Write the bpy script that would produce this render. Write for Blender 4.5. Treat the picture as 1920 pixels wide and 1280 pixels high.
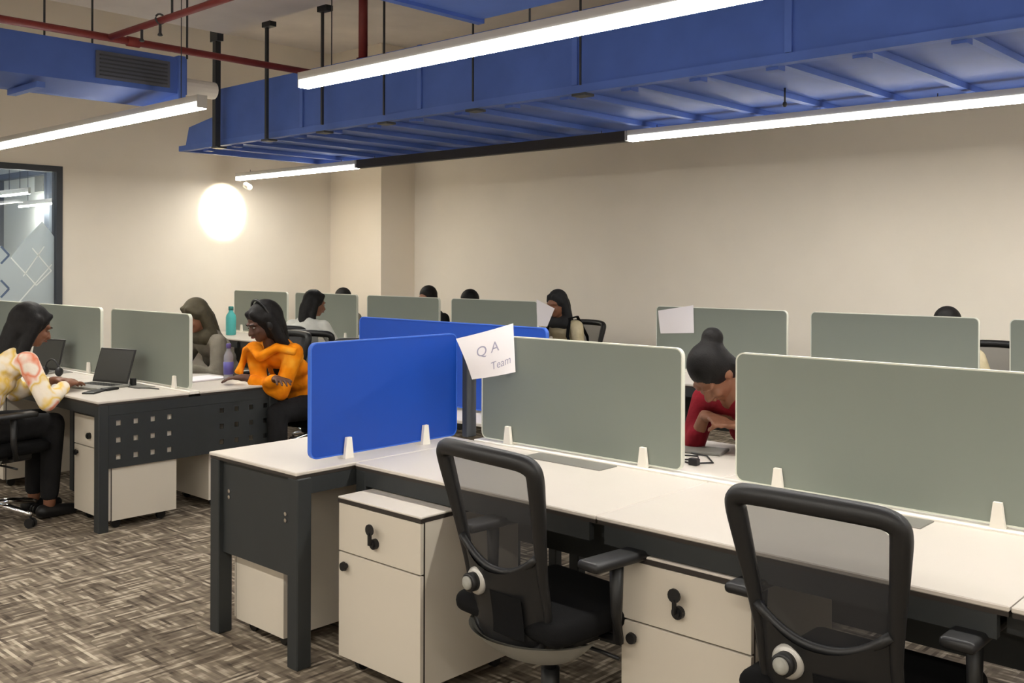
import bpy, bmesh, math, random
from mathutils import Vector, Matrix, Euler
PI = math.pi
random.seed(7)
S = bpy.context.scene
COL = S.collection
for o in list(bpy.data.objects): bpy.data.objects.remove(o)

# ------------------------------------------------------------------ camera
cam_d = bpy.data.cameras.new('camera'); cam = bpy.data.objects.new('camera', cam_d); COL.objects.link(cam)
YAW, ROLL, EYE = .8253, .003, 1.54
F = Vector((-math.cos(YAW), math.sin(YAW), 0)); R0 = Vector((F.y, -F.x, 0)); U0 = Vector((0, 0, 1))
Rv = R0*math.cos(ROLL) + U0*math.sin(ROLL); Uv = U0*math.cos(ROLL) - R0*math.sin(ROLL)
cam.matrix_world = Matrix(((Rv.x, Uv.x, -F.x, 0), (Rv.y, Uv.y, -F.y, 0), (Rv.z, Uv.z, -F.z, EYE), (0, 0, 0, 1)))
cam_d.sensor_width = 36; cam_d.lens = 1862/1920*36; cam_d.shift_y = -146/1920; cam_d.clip_start = .02
S.camera = cam
# ------------------------------------------------------------------ world, exposure
w = bpy.data.worlds.new('world'); S.world = w; w.use_nodes = True
w.node_tree.nodes['Background'].inputs[0].default_value = (1, .96, .9, 1)
w.node_tree.nodes['Background'].inputs[1].default_value = .05
S.view_settings.view_transform = 'Standard'; S.view_settings.look = 'None'
S.view_settings.gamma = 1; S.view_settings.use_curve_mapping = False
S.view_settings.exposure = 1.3
STRIP = 34.0          # emission of the lit linear lamps

# ------------------------------------------------------------------ materials
def lin(c):
    def f(v):
        v /= 255
        return v/12.92 if v <= .04045 else ((v+.055)/1.055)**2.4
    return (f(c[0]), f(c[1]), f(c[2]), 1)
MATS = {}
def mat(name, rgb, rough=.6, metal=0., var=.0, vscale=6., bump=0., bscale=200., spec=.4, **kw):
    if name in MATS: return MATS[name]
    m = bpy.data.materials.new(name); m.use_nodes = True; MATS[name] = m
    nt = m.node_tree; b = nt.nodes['Principled BSDF']
    b.inputs['Base Color'].default_value = lin(rgb); b.inputs['Roughness'].default_value = rough
    b.inputs['Metallic'].default_value = metal; b.inputs['Specular IOR Level'].default_value = spec
    tc = nt.nodes.new('ShaderNodeTexCoord')
    if var > 0:
        n = nt.nodes.new('ShaderNodeTexNoise'); n.inputs['Scale'].default_value = vscale; n.inputs['Detail'].default_value = 5
        nt.links.new(tc.outputs['Object'], n.inputs['Vector'])
        r = nt.nodes.new('ShaderNodeValToRGB'); c = lin(rgb)
        r.color_ramp.elements[0].position = .3; r.color_ramp.elements[1].position = .7
        r.color_ramp.elements[0].color = tuple(max(0, v*(1-var)) for v in c[:3])+(1,)
        r.color_ramp.elements[1].color = tuple(min(1, v*(1+var)) for v in c[:3])+(1,)
        nt.links.new(n.outputs['Fac'], r.inputs['Fac']); nt.links.new(r.outputs['Color'], b.inputs['Base Color'])
    if bump > 0:
        n2 = nt.nodes.new('ShaderNodeTexNoise'); n2.inputs['Scale'].default_value = bscale; n2.inputs['Detail'].default_value = 3
        nt.links.new(tc.outputs['Object'], n2.inputs['Vector'])
        bp = nt.nodes.new('ShaderNodeBump'); bp.inputs['Strength'].default_value = bump; bp.inputs['Distance'].default_value = .002
        nt.links.new(n2.outputs['Fac'], bp.inputs['Height']); nt.links.new(bp.outputs['Normal'], b.inputs['Normal'])
    return m
def emis(name, rgb, strength):
    m = bpy.data.materials.new(name); m.use_nodes = True; nt = m.node_tree
    nt.nodes.remove(nt.nodes['Principled BSDF'])
    e = nt.nodes.new('ShaderNodeEmission'); e.inputs[0].default_value = lin(rgb); e.inputs[1].default_value = strength
    nt.links.new(e.outputs[0], nt.nodes['Material Output'].inputs[0]); return m
def see_through(name, rgb, amount, rough=.8):
    """open weave / film: part of the light goes straight through"""
    m = bpy.data.materials.new(name); m.use_nodes = True; nt = m.node_tree; b = nt.nodes['Principled BSDF']
    b.inputs['Base Color'].default_value = lin(rgb); b.inputs['Roughness'].default_value = rough
    t = nt.nodes.new('ShaderNodeBsdfTransparent'); mx = nt.nodes.new('ShaderNodeMixShader'); mx.inputs[0].default_value = amount
    nt.links.new(b.outputs[0], mx.inputs[1]); nt.links.new(t.outputs[0], mx.inputs[2])
    nt.links.new(mx.outputs[0], nt.nodes['Material Output'].inputs[0]); return m

M_wall = mat('wall_paint', (238, 230, 216), .85, var=.03, vscale=1.5, bump=.15, bscale=60)
M_pillar = mat('pillar_paint', (238, 228, 212), .85, var=.02, vscale=1.5)
M_ceil = mat('ceiling_concrete', (216, 209, 204), .9, var=.08, vscale=2.)
M_white = mat('white_laminate', (200, 193, 184), .38, var=.015, vscale=4)
M_lam = mat('beige_laminate', (196, 188, 174), .5, var=.015, vscale=4)
M_edge = mat('dark_edgeband', (46, 40, 36), .6)
M_metal = mat('charcoal_powder_coat', (42, 45, 46), .55, var=.05, vscale=20, bump=.1, bscale=500)
M_screen = mat('frosted_grey_screen', (127, 134, 126), .45, var=.03, vscale=1.2)
M_rim = mat('pale_screen_edge', (214, 216, 204), .4)
M_blue = mat('blue_screen', (14, 68, 168), .45, var=.04, vscale=1.5)
M_bluerim = mat('blue_screen_edge', (60, 105, 205), .4)
M_clip = mat('white_clip', (236, 232, 222), .4)
M_flap = mat('grey_flap', (120, 118, 112), .45)
M_black = mat('black_plastic', (24, 24, 25), .45, bump=.1, bscale=400)
M_fab = mat('black_fabric', (15, 15, 16), .95, spec=.15, bump=.4, bscale=600)
M_gpl = mat('grey_plastic', (140, 139, 132), .5)
M_chrome = mat('chrome', (215, 215, 215), .15, metal=1.)
M_duct = mat('blue_duct_paint', (76, 106, 184), .55, var=.1, vscale=3, bump=.1, bscale=40)
M_duct2 = mat('blue_duct_paint_light', (86, 116, 194), .55, var=.1, vscale=3)
M_grille = mat('grille_grey', (92, 96, 108), .6)
M_red = mat('red_pipe_paint', (134, 52, 48), .5, var=.1, vscale=8)
M_steel = mat('steel_rod', (70, 72, 74), .5, metal=.5)
M_house = mat('lamp_housing', (200, 198, 192), .5)
M_housed = mat('dark_lamp_housing', (52, 48, 46), .6)
M_frame = mat('dark_window_frame', (64, 68, 74), .5)
M_paper = mat('paper', (232, 228, 232), .8, var=.01)
M_ink = mat('pencil_ink', (160, 158, 180), .8)
M_lit = emis('lit_lens', (255, 250, 240), STRIP)
M_side = emis('lit_side', (255, 252, 246), 2.2)
M_litw = emis('lit_diffuser_office_beyond', (255, 252, 246), 32)
M_mesh = see_through('chair_mesh', (40, 40, 42), .36)
M_skin = mat('skin_brown', (126, 84, 62), .55, var=.05, vscale=12)
M_skind = mat('skin_deep_brown', (84, 56, 44), .55, var=.05, vscale=12)
M_hair = mat('black_hair', (20, 18, 18), .6, spec=.2, var=.3, vscale=40, bump=.6, bscale=150)
M_hair2 = mat('dark_olive_scarf', (66, 60, 44), .8, var=.15, vscale=25, bump=.4, bscale=90)
M_lip = mat('lip', (112, 58, 52), .5)
M_eye = mat('eye_white', (150, 142, 132), .3)
M_iris = mat('iris', (30, 20, 16), .3)

def cloth(name, stops, scale, bump=.4):
    """printed fabric: soft blotches of several colours"""
    m = bpy.data.materials.new(name); m.use_nodes = True; nt = m.node_tree; b = nt.nodes['Principled BSDF']
    b.inputs['Roughness'].default_value = .9; b.inputs['Specular IOR Level'].default_value = .15
    tc = nt.nodes.new('ShaderNodeTexCoord'); n = nt.nodes.new('ShaderNodeTexNoise')
    n.inputs['Scale'].default_value = scale; n.inputs['Detail'].default_value = 2
    nt.links.new(tc.outputs['Object'], n.inputs['Vector'])
    r = nt.nodes.new('ShaderNodeValToRGB'); e = r.color_ramp.elements
    while len(e) < len(stops): e.new(.5)
    for k, (p, c) in enumerate(stops): e[k].position = p; e[k].color = lin(c)
    nt.links.new(n.outputs['Fac'], r.inputs['Fac']); nt.links.new(r.outputs['Color'], b.inputs['Base Color'])
    n2 = nt.nodes.new('ShaderNodeTexNoise'); n2.inputs['Scale'].default_value = 14; n2.inputs['Detail'].default_value = 3
    nt.links.new(tc.outputs['Object'], n2.inputs['Vector'])
    bp = nt.nodes.new('ShaderNodeBump'); bp.inputs['Strength'].default_value = bump; bp.inputs['Distance'].default_value = .03
    nt.links.new(n2.outputs['Fac'], bp.inputs['Height']); nt.links.new(bp.outputs['Normal'], b.inputs['Normal'])
    return m
M_tie = cloth('tie_dye_cotton', [(.3, (236, 226, 212)), (.42, (232, 220, 200)), (.5, (226, 190, 90)), (.57, (236, 224, 210)), (.66, (226, 132, 98)), (.75, (232, 220, 205))], 7)
M_orange = cloth('orange_cotton', [(.3, (205, 108, 8)), (.55, (238, 142, 18)), (.72, (246, 168, 50)), (.8, (240, 170, 90))], 9)
M_grey = cloth('grey_cotton', [(.3, (96, 92, 82)), (.7, (136, 130, 118))], 5)
M_whitec = cloth('white_cotton', [(.3, (190, 190, 182)), (.7, (222, 222, 214))], 6)
M_redc = cloth('red_cotton', [(.3, (112, 22, 34)), (.7, (150, 36, 48))], 6)
M_tan = cloth('tan_cotton', [(.3, (176, 164, 132)), (.7, (204, 192, 162))], 6)
M_dark = cloth('black_cotton', [(.3, (24, 24, 25)), (.7, (36, 36, 38))], 5)

def carpet():
    m = bpy.data.materials.new('woven_carpet'); m.use_nodes = True; nt = m.node_tree; b = nt.nodes['Principled BSDF']
    L = nt.links.new; N = nt.nodes.new
    b.inputs['Roughness'].default_value = 1; b.inputs['Specular IOR Level'].default_value = .05
    tc = N('ShaderNodeTexCoord'); sp = N('ShaderNodeSeparateXYZ'); L(tc.outputs['Object'], sp.inputs[0])
    def math_(op, a, v=None):
        n = N('ShaderNodeMath'); n.operation = op
        if isinstance(a, (int, float)): n.inputs[0].default_value = a
        else: L(a, n.inputs[0])
        if v is not None:
            if isinstance(v, (int, float)): n.inputs[1].default_value = v
            else: L(v, n.inputs[1])
        return n.outputs[0]
    def dashes(u, v, lines, stretch, off):
        row = math_('FLOOR', math_('MULTIPLY', v, lines))
        cb = N('ShaderNodeCombineXYZ'); L(math_('MULTIPLY', u, stretch), cb.inputs[0]); L(math_('MULTIPLY', row, 7.31), cb.inputs[1]); cb.inputs[2].default_value = off
        n = N('ShaderNodeTexNoise'); n.inputs['Scale'].default_value = 1; n.inputs['Detail'].default_value = 2; L(cb.outputs[0], n.inputs['Vector'])
        return n.outputs['Fac']
    d1 = dashes(sp.outputs[0], sp.outputs[1], 68, 5, 1.); d2 = dashes(sp.outputs[1], sp.outputs[0], 68, 5, 9.)
    ck = N('ShaderNodeTexNoise'); ck.inputs['Scale'].default_value = 5.5; ck.inputs['Detail'].default_value = 1; L(tc.outputs['Object'], ck.inputs['Vector'])
    k = math_('GREATER_THAN', ck.outputs['Fac'], .5)
    mx = N('ShaderNodeMix'); mx.data_type = 'FLOAT'; L(k, mx.inputs[0]); L(d1, mx.inputs[2]); L(d2, mx.inputs[3])
    mean = math_('ADD', math_('MULTIPLY', mx.outputs[0], .5), math_('MULTIPLY', math_('ADD', d1, d2), .25))
    r = N('ShaderNodeValToRGB'); e = r.color_ramp.elements
    while len(e) < 4: e.new(.5)
    for i, (p, c) in enumerate(((.36, (76, 68, 60)), (.46, (108, 98, 86)), (.53, (126, 115, 101)), (.63, (182, 170, 152)))):
        e[i].position = p; e[i].color = lin(c)
    L(mean, r.inputs['Fac']); L(r.outputs['Color'], b.inputs['Base Color'])
    bp = N('ShaderNodeBump'); bp.inputs['Strength'].default_value = .5; bp.inputs['Distance'].default_value = .004
    L(mean, bp.inputs['Height']); L(bp.outputs['Normal'], b.inputs['Normal'])
    return m
M_carpet = carpet()
def glass():
    m = bpy.data.materials.new('clear_glass'); m.use_nodes = True; nt = m.node_tree
    nt.nodes.remove(nt.nodes['Principled BSDF'])
    g = nt.nodes.new('ShaderNodeBsdfGlossy'); g.inputs['Roughness'].default_value = .02
    t = nt.nodes.new('ShaderNodeBsdfTransparent'); t.inputs[0].default_value = (.94, .97, .96, 1)
    fr = nt.nodes.new('ShaderNodeFresnel'); fr.inputs[0].default_value = 1.45
    mx = nt.nodes.new('ShaderNodeMixShader'); nt.links.new(fr.outputs[0], mx.inputs[0])
    nt.links.new(t.outputs[0], mx.inputs[1]); nt.links.new(g.outputs[0], mx.inputs[2])
    nt.links.new(mx.outputs[0], nt.nodes['Material Output'].inputs[0]); return m
M_glass = glass()
def frost():
    m = bpy.data.materials.new('frosted_film'); m.use_nodes = True; nt = m.node_tree
    b = nt.nodes['Principled BSDF']; b.inputs['Base Color'].default_value = lin((236, 240, 238)); b.inputs['Roughness'].default_value = .7
    tl = nt.nodes.new('ShaderNodeBsdfTranslucent'); tl.inputs[0].default_value = lin((222, 234, 240))
    t = nt.nodes.new('ShaderNodeBsdfTransparent')
    m1 = nt.nodes.new('ShaderNodeMixShader'); m1.inputs[0].default_value = .6
    m2 = nt.nodes.new('ShaderNodeMixShader'); m2.inputs[0].default_value = .25
    nt.links.new(b.outputs[0], m1.inputs[1]); nt.links.new(tl.outputs[0], m1.inputs[2])
    nt.links.new(m1.outputs[0], m2.inputs[1]); nt.links.new(t.outputs[0], m2.inputs[2])
    nt.links.new(m2.outputs[0], nt.nodes['Material Output'].inputs[0]); return m
M_frost = frost()

# ------------------------------------------------------------------ mesh helpers
class MB:
    def __init__(s): s.v = []; s.f = []
    def add(s, vs, fs, M=None):
        n = len(s.v)
        s.v += [tuple(M @ Vector(p)) if M else tuple(p) for p in vs]
        s.f += [tuple(n+i for i in q) for q in fs]; return s
    def box(s, x0, x1, y0, y1, z0, z1, M=None):
        return s.add([(x0, y0, z0), (x1, y0, z0), (x1, y1, z0), (x0, y1, z0), (x0, y0, z1), (x1, y0, z1), (x1, y1, z1), (x0, y1, z1)],
                     [(3, 2, 1, 0), (4, 5, 6, 7), (0, 1, 5, 4), (1, 2, 6, 5), (2, 3, 7, 6), (3, 0, 4, 7)], M)
    def bev(s, x0, x1, y0, y1, z0, z1, b, seg=2, M=None):
        bm = bmesh.new(); bmesh.ops.create_cube(bm, size=1)
        for v in bm.verts: v.co = Vector(((x0+x1)/2+v.co.x*(x1-x0), (y0+y1)/2+v.co.y*(y1-y0), (z0+z1)/2+v.co.z*(z1-z0)))
        bmesh.ops.bevel(bm, geom=bm.edges[:], offset=b, segments=seg, affect='EDGES', profile=.5)
        bm.verts.index_update(); s.add([v.co[:] for v in bm.verts], [[v.index for v in f.verts] for f in bm.faces], M); bm.free(); return s
    def cyl(s, p0, p1, r0, r1=None, n=12, cap=True):
        r1 = r0 if r1 is None else r1
        p0 = Vector(p0); p1 = Vector(p1); q = (p1-p0).to_track_quat('Z', 'Y')
        vs = []
        for p, r in ((p0, r0), (p1, r1)):
            for k in range(n): vs.append(p+q @ Vector((r*math.cos(2*PI*k/n), r*math.sin(2*PI*k/n), 0)))
        fs = [(k, (k+1) % n, n+(k+1) % n, n+k) for k in range(n)]
        if cap: fs += [tuple(range(n-1, -1, -1)), tuple(range(n, 2*n))]
        return s.add(vs, fs)
    def tube(s, pts, r, n=8, closed=False, flat=1.0, up=(0, 0, 1)):
        pts = [Vector(p) for p in pts]; m = len(pts); vs = []
        for i, p in enumerate(pts):
            a = pts[(i-1) % m] if (closed or i) else p; b = pts[(i+1) % m] if (closed or i < m-1) else p
            t = (b-a).normalized(); u = Vector(up)
            if abs(t.dot(u)) > .95: u = Vector((0, 1, 0))
            sx = t.cross(u).normalized(); sy = sx.cross(t).normalized(); rr = r[i] if isinstance(r, (list, tuple)) else r
            for k in range(n): vs.append(p+sx*rr*math.cos(2*PI*k/n)+sy*rr*flat*math.sin(2*PI*k/n))
        fs = []
        for i in range(m if closed else m-1):
            j = (i+1) % m
            for k in range(n): fs.append((i*n+k, i*n+(k+1) % n, j*n+(k+1) % n, j*n+k))
        if not closed: fs += [tuple(range(n-1, -1, -1)), tuple(range((m-1)*n, m*n))]
        return s.add(vs, fs)
    def lathe(s, prof, c=(0, 0, 0), n=20, M=None):
        vs = []; m = len(prof)
        for r, z in prof:
            for k in range(n): vs.append((c[0]+r*math.cos(2*PI*k/n), c[1]+r*math.sin(2*PI*k/n), c[2]+z))
        fs = [(i*n+k, i*n+(k+1) % n, (i+1)*n+(k+1) % n, (i+1)*n+k) for i in range(m-1) for k in range(n)]
        fs += [tuple(range(n-1, -1, -1)), tuple(range((m-1)*n, m*n))]
        return s.add(vs, fs, M)
    def prism(s, out, d0, d1, ax='y', M=None):
        n = len(out)
        def P(a, b, d): return {'y': (a, d, b), 'x': (d, a, b), 'z': (a, b, d)}[ax]
        vs = [P(a, b, d0) for a, b in out]+[P(a, b, d1) for a, b in out]
        return s.add(vs, [tuple(range(n)), tuple(range(2*n-1, n-1, -1))]+[(k, n+k, n+(k+1) % n, (k+1) % n) for k in range(n)], M)
    def ring(s, out, inn, d0, d1):
        n = len(out)
        vs = [(a, d0, b) for a, b in out]+[(a, d0, b) for a, b in inn]+[(a, d1, b) for a, b in out]+[(a, d1, b) for a, b in inn]
        fs = []
        for k in range(n):
            j = (k+1) % n
            fs += [(k, j, n+j, n+k), (2*n+k, 3*n+k, 3*n+j, 2*n+j), (k, 2*n+k, 2*n+j, j), (n+k, n+j, 3*n+j, 3*n+k)]
        return s.add(vs, fs)
    def ell(s, c, r, M=None, nu=16, nv=10):
        vs = []; c = Vector(c)
        for j in range(1, nv):
            t = PI*j/nv
            for k in range(nu):
                a = 2*PI*k/nu; p = Vector((r[0]*math.sin(t)*math.cos(a), r[1]*math.sin(t)*math.sin(a), r[2]*math.cos(t)))
                vs.append(c+(M @ p if M else p))
        top = len(vs); vs.append(c+(M @ Vector((0, 0, r[2])) if M else Vector((0, 0, r[2])))); vs.append(c+(M @ Vector((0, 0, -r[2])) if M else Vector((0, 0, -r[2]))))
        fs = [(j*nu+k, (j+1)*nu+k, (j+1)*nu+(k+1) % nu, j*nu+(k+1) % nu) for j in range(nv-2) for k in range(nu)]
        fs += [(top, k, (k+1) % nu) for k in range(nu)]+[(top+1, (nv-2)*nu+(k+1) % nu, (nv-2)*nu+k) for k in range(nu)]
        return s.add(vs, fs)
    def cap(s, p0, r0, p1, r1, n=10):
        s.cyl(p0, p1, r0, r1, n); s.ell(p0, (r0,)*3, None, n, 6); s.ell(p1, (r1,)*3, None, n, 6); return s
    def grid(s, fn, nu, nv):
        vs = [fn(i/nu, j/nv) for j in range(nv+1) for i in range(nu+1)]
        return s.add(vs, [(j*(nu+1)+i, j*(nu+1)+i+1, (j+1)*(nu+1)+i+1, (j+1)*(nu+1)+i) for j in range(nv) for i in range(nu)])
    def mesh(s, name, m, smooth=False, fix=True):
        me = bpy.data.meshes.new(name); me.from_pydata(s.v, [], s.f)
        if fix:
            bm = bmesh.new(); bm.from_mesh(me); bmesh.ops.recalc_face_normals(bm, faces=bm.faces[:]); bm.to_mesh(me); bm.free()
        if m: me.materials.append(m)
        if smooth: me.shade_smooth()
        me.update(); return me
def ob(name, mb, m, parent=None, smooth=False, loc=None, label=None):
    me = mb.mesh(name, m, smooth) if isinstance(mb, MB) else mb
    o = bpy.data.objects.new(name, me); COL.objects.link(o)
    if parent: o.parent = parent
    if loc: o.location = loc
    if label: o['label'] = label
    return o
def thing(name, label, cat, loc=(0, 0, 0), rz=0, group=None):
    o = bpy.data.objects.new(name, None); o.empty_display_size = .1; COL.objects.link(o)
    o.location = loc; o.rotation_euler = (0, 0, rz); return tag(o, label, cat, group)
def tag(o, label, cat, group=None):
    o['label'] = label; o['category'] = cat
    if group: o['group'] = group
    return o
def struct(name, mb, m, parent=None, smooth=False):
    o = ob(name, mb, m, parent, smooth)
    if not parent: o['kind'] = 'structure'
    return o
def dup(root, loc, rz, label, group=None):
    r = root.copy(); COL.objects.link(r); r.location = loc; r.rotation_euler = (0, 0, rz); r['label'] = label
    if group: r['group'] = group
    for ch in list(root.children):
        c = ch.copy(); COL.objects.link(c); c.parent = r
        for g in list(ch.children):
            d = g.copy(); COL.objects.link(d); d.parent = c
    return r
def rrect(x0, x1, z0, z1, r, n=6):
    out = []
    for cx, cz, a0 in ((x1-r, z1-r, 0), (x0+r, z1-r, 90), (x0+r, z0+r, 180), (x1-r, z0+r, 270)):
        for k in range(n+1):
            a = math.radians(a0+90*k/n); out.append((cx+r*math.cos(a), cz+r*math.sin(a)))
    return out

# ------------------------------------------------------------------ room shell
XL, XR, YF, YB, ZC = -10.3, 4.6, -5.2, 8.28, 4.2
struct('floor', MB().box(-15.1, XR+.1, YF-.1, YB+.1, -.1, 0), M_carpet)
struct('ceiling', MB().box(-15.1, XR+.1, YF-.1, YB+.1, ZC, ZC+.15), M_ceil)
struct('trim_1', MB().box(-7.4, XR, YF, 4.45, 3.45, ZC), M_ceil)           # dropped slab above the near half of the room
struct('trim_2', MB().box(XL, -7.4, 1.2, 1.7, 3.55, ZC), M_ceil)           # concrete beam at the left
WY0, WY1, WZ1 = 1.35, 4.35, 2.52
wl = MB(); wl.box(XL-.12, XL, YF, WY0, 0, ZC).box(XL-.12, XL, WY1, YB, 0, ZC).box(XL-.12, XL, WY0, WY1, WZ1, ZC)
struct('wall_left', wl, M_wall)
struct('wall_back', MB().box(XL-.12, XR, YB, YB+.12, 0, ZC), M_wall)
struct('wall_right', MB().box(XR, XR+.12, YF, YB, 0, ZC), M_wall)
struct('wall_front', MB().box(XL, XR, YF-.12, YF, 0, ZC), M_wall)
struct('wall_pillar', MB().box(XL, -9.3, 7.74, YB, 0, ZC), M_pillar)
# glazed partition to the next room
win = MB(); fw = .06
for a in ((WY0, WY0+fw, 0, WZ1), (WY1-fw, WY1, 0, WZ1)): win.box(XL-.1, XL+.02, a[0], a[1], a[2], a[3])
win.box(XL-.1, XL+.02, WY0+fw, WY1-fw, WZ1-fw, WZ1).box(XL-.1, XL+.02, WY0+fw, WY1-fw, 0, fw)
win.box(XL-.08, XL+.01, 2.75, 2.81, fw, WZ1-fw)
W1o = struct('window_1', win, M_frame)
for a, b in ((WY0+fw, 2.75), (2.81, WY1-fw)): struct('pane', MB().box(XL-.045, XL-.035, a, b, fw, WZ1-fw), M_glass, W1o)
def wp(px, py):   # outline points of the film, measured on the partition plane
    return (3.75+(px/117.)*.6, 2.51-(py-306)*(1.53/253.))
film = [wp(4, 575), wp(4, 440), wp(18, 450), wp(22, 459), wp(49, 428), wp(81, 398), wp(101, 419), wp(104, 423), wp(104, 575)]
film = [(2.83, .7), (2.83, 1.95), (3.1, 2.2), (3.4, 1.6)]+[p for p in film[1:8]]+[(WY1-fw-.005, 1.8), (WY1-fw-.005, .7)]
struct('frosted_film', MB().prism(film, XL-.033, XL-.030, 'x'), M_frost, W1o)
ln = MB()
def stroke(a, b, t=.012):
    a = Vector(wp(*a)); b = Vector(wp(*b)); d = (b-a).normalized(); n = Vector((-d.y, d.x))*t/2
    ln.prism([tuple(a+n), tuple(b+n), tuple(b-n), tuple(a-n)], XL-.029, XL-.027, 'x')
for a, b in (((22, 459), (70, 505)), ((45, 490), (85, 440)), ((62, 443), (98, 480)), ((70, 505), (100, 480)), ((30, 540), (100, 470))): stroke(a, b)
struct('film_line', ln, mat('film_white', (240, 244, 242), .7), W1o)
for y0 in (455, 510):
    ln = MB(); stroke((4, y0-14), (19, y0), .02); stroke((19, y0), (4, y0+14), .02)
    struct('chevron', ln, mat('film_grey', (96, 112, 140), .7), W1o)
# room beyond the glass
M_hall = mat('hall_paint', (214, 216, 210), .8)
M_hallb = mat('hall_blue_ceiling', (186, 200, 236), .8)
struct('wall_hall_side', MB().box(-15, XL-.13, 5.0, 5.1, 0, 3.0), M_hall)
struct('wall_hall_end', MB().box(-15.1, -15, .8, 5.1, 0, 3.0), mat('hall_blue_paint', (150, 170, 220), .8))
struct('wall_hall_near', MB().box(-15, XL-.13, .8, .9, 0, 3.0), M_hall)
struct('ceiling_hall', MB().box(-15.1, XL-.12, .8, 5.1, 3.0, 3.08), M_hallb)
d1 = MB(); d1.box(-13.85, -13.6, 4.9, 4.999, 0, 2.66).box(-13.6, -12.03, 4.9, 4.999, 2.59, 2.66).box(-12.1, -11.95, 4.9, 4.999, 0, 2.66)
struct('door_1', d1, mat('hall_frame_grey', (104, 110, 120), .5))
tag(ob('wall_sign', MB().bev(-.12, .12, -.01, .01, -.1, .1, .004), M_gpl, None, False, (-12.45, 4.985, 2.5)), 'small grey square sign high on white wall behind the glass', 'sign')

# ------------------------------------------------------------------ linear lamps
def strip(label, x0, x1, y, z, lit=True, m=None, cords=True, wd=.033):
    t = thing('linear_light', label, 'ceiling light', ((x0+x1)/2, y, z), 0, 'suspended linear lights'); h = (x1-x0)/2
    ob('housing', MB().box(-h, h, -wd*.9, wd*.9, .57*wd, .06), M_house if lit else M_housed, t)
    dm = ob('diffuser', MB().box(-h+.003, h-.003, -wd, wd, -.57*wd, .57*wd), (m or M_side) if lit else M_housed, t)
    ob('lens', MB().box(-h+.003, h-.003, -wd+.002, wd-.002, -.57*wd-.003, -.57*wd-.0003), (m or M_lit) if lit else M_housed, dm)
    for s_ in (-1, 1): ob('end_cap', MB().box(s_*h-.004, s_*h+.004, -wd, wd, -.57*wd, .06), M_house, t)
    if cords:
        k = max(2, int((x1-x0)/1.5))
        for i in range(k):
            xx = -h+.25+(2*h-.5)*i/(k-1)
            top = 3.0 if (x0+x1)/2 < XL else 2.584 if (4.65 < y < 6.6) else ((2.9 if (x0+x1)/2+xx > -3.9 else 3.45) if (x0+x1)/2+xx > -7.4 and y < 4.45 else ZC)
            ob('suspension_cord', MB().cyl((xx, 0, .06), (xx, 0, top-z), .003, n=6), M_steel, t)
    return t
strip('lit white linear light nearest the camera, crossing in front of the big blue duct', -4.45, 4.2, 3.16, 2.5)
strip('lit white linear light at the left, over the desks by the glass partition', -9.6, -5.49, 3.16, 2.5)
strip('lit white linear light at the right, below the duct near the back wall', -4.5, 4.2, 6.2, 2.5)
strip('short lit white linear light ending just above the glowing wall spot', -9.98, -7.82, 6.2, 2.5)
strip('unlit dark linear light under the far edge of the big blue duct', -7.80, -4.52, 6.2, 2.5, lit=False)
strip('lit white linear light overhead, just behind the viewpoint', -8.5, 4.2, .1, 2.5)
strip('added lamp brightening the next room, out of sight beside the glass', -12.6, -11.0, 2.6, 2.5, m=M_litw)  # extra unseen lamp, added to brighten the room beyond the glass
strip('lit white linear light farthest behind the viewpoint', -8.5, 4.2, -2.9, 2.5)
for a in ((-11.8, -11.0, 4.3, 2.28), (-12.57, -11.55, 4.8, 2.214)):
    strip('thin lit lamp seen through the glass, %s' % ('left one' if a[2] < 4.5 else 'right one in front of the white wall'), *a, m=M_litw, wd=.013)
# spotlight washing the left wall
t = thing('spotlight', 'small spotlight at the end of the short light, glaring on the left wall', 'light', (-9.78, 6.2, 2.40))
ob('can', MB().lathe([(.03, -.05), (.034, -.045), (.034, .05), (.02, .06)], n=16, M=Matrix.Rotation(math.radians(-69), 4, 'Y') @ Matrix.Identity(4)), M_clip, t, True)
sl = bpy.data.lights.new('spot', 'SPOT'); sl.energy = 130; sl.color = (1, .87, .62); sl.spot_size = math.radians(66); sl.spot_blend = .85; sl.shadow_soft_size = .03
so = bpy.data.objects.new('spot_bulb', sl); COL.objects.link(so); so.parent = t; so.location = (-.055, 0, -.02)
so.rotation_euler = (Vector((-.47, 0, -.18))).to_track_quat('-Z', 'Y').to_euler()

# ------------------------------------------------------------------ ducts, pipes, hangers
du = thing('air_duct', 'big blue rectangular air duct running along the room under the ceiling', 'duct', (0, 0, 0))
DX0, DX1, DY0, DY1, DZ0, DZ1 = -7.83, 4.5, 4.68, 6.62, 2.62, 3.07
ob('duct_body', MB().box(DX0, DX1, DY0, DY1, DZ0, DZ1), M_duct, du)
ec = MB(); ec.add([(DX0, DY0, DZ0), (DX0, DY1, DZ0), (DX0, DY1, DZ1-.16), (DX0, DY0, DZ1-.22), (DX0-.66, DY0+.04, DZ0), (DX0-.66, DY1-.02, DZ0), (DX0-.6, DY1-.02, DZ0+.17), (DX0-.6, DY0+.04, DZ0+.17)],
       [(0, 1, 2, 3), (4, 5, 6, 7), (0, 1, 5, 4), (3, 2, 6, 7), (0, 3, 7, 4), (1, 2, 6, 5)])
ob('end_boot', ec, M_duct2, du)
fl = MB().box(-8.52, DX1, DY0-.012, DY0+.05, DZ0-.05, DZ0-.002)
ob('flange', fl, M_duct2, du)
ob('flange', MB().box(-8.52, DX1, DY1-.05, DY1+.012, DZ0-.05, DZ0-.002), M_duct, du)
ob('flange', MB().box(-8.53, -8.48, DY0, DY1, DZ0-.05, DZ0-.002), M_duct2, du)
x = -8.15
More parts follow.
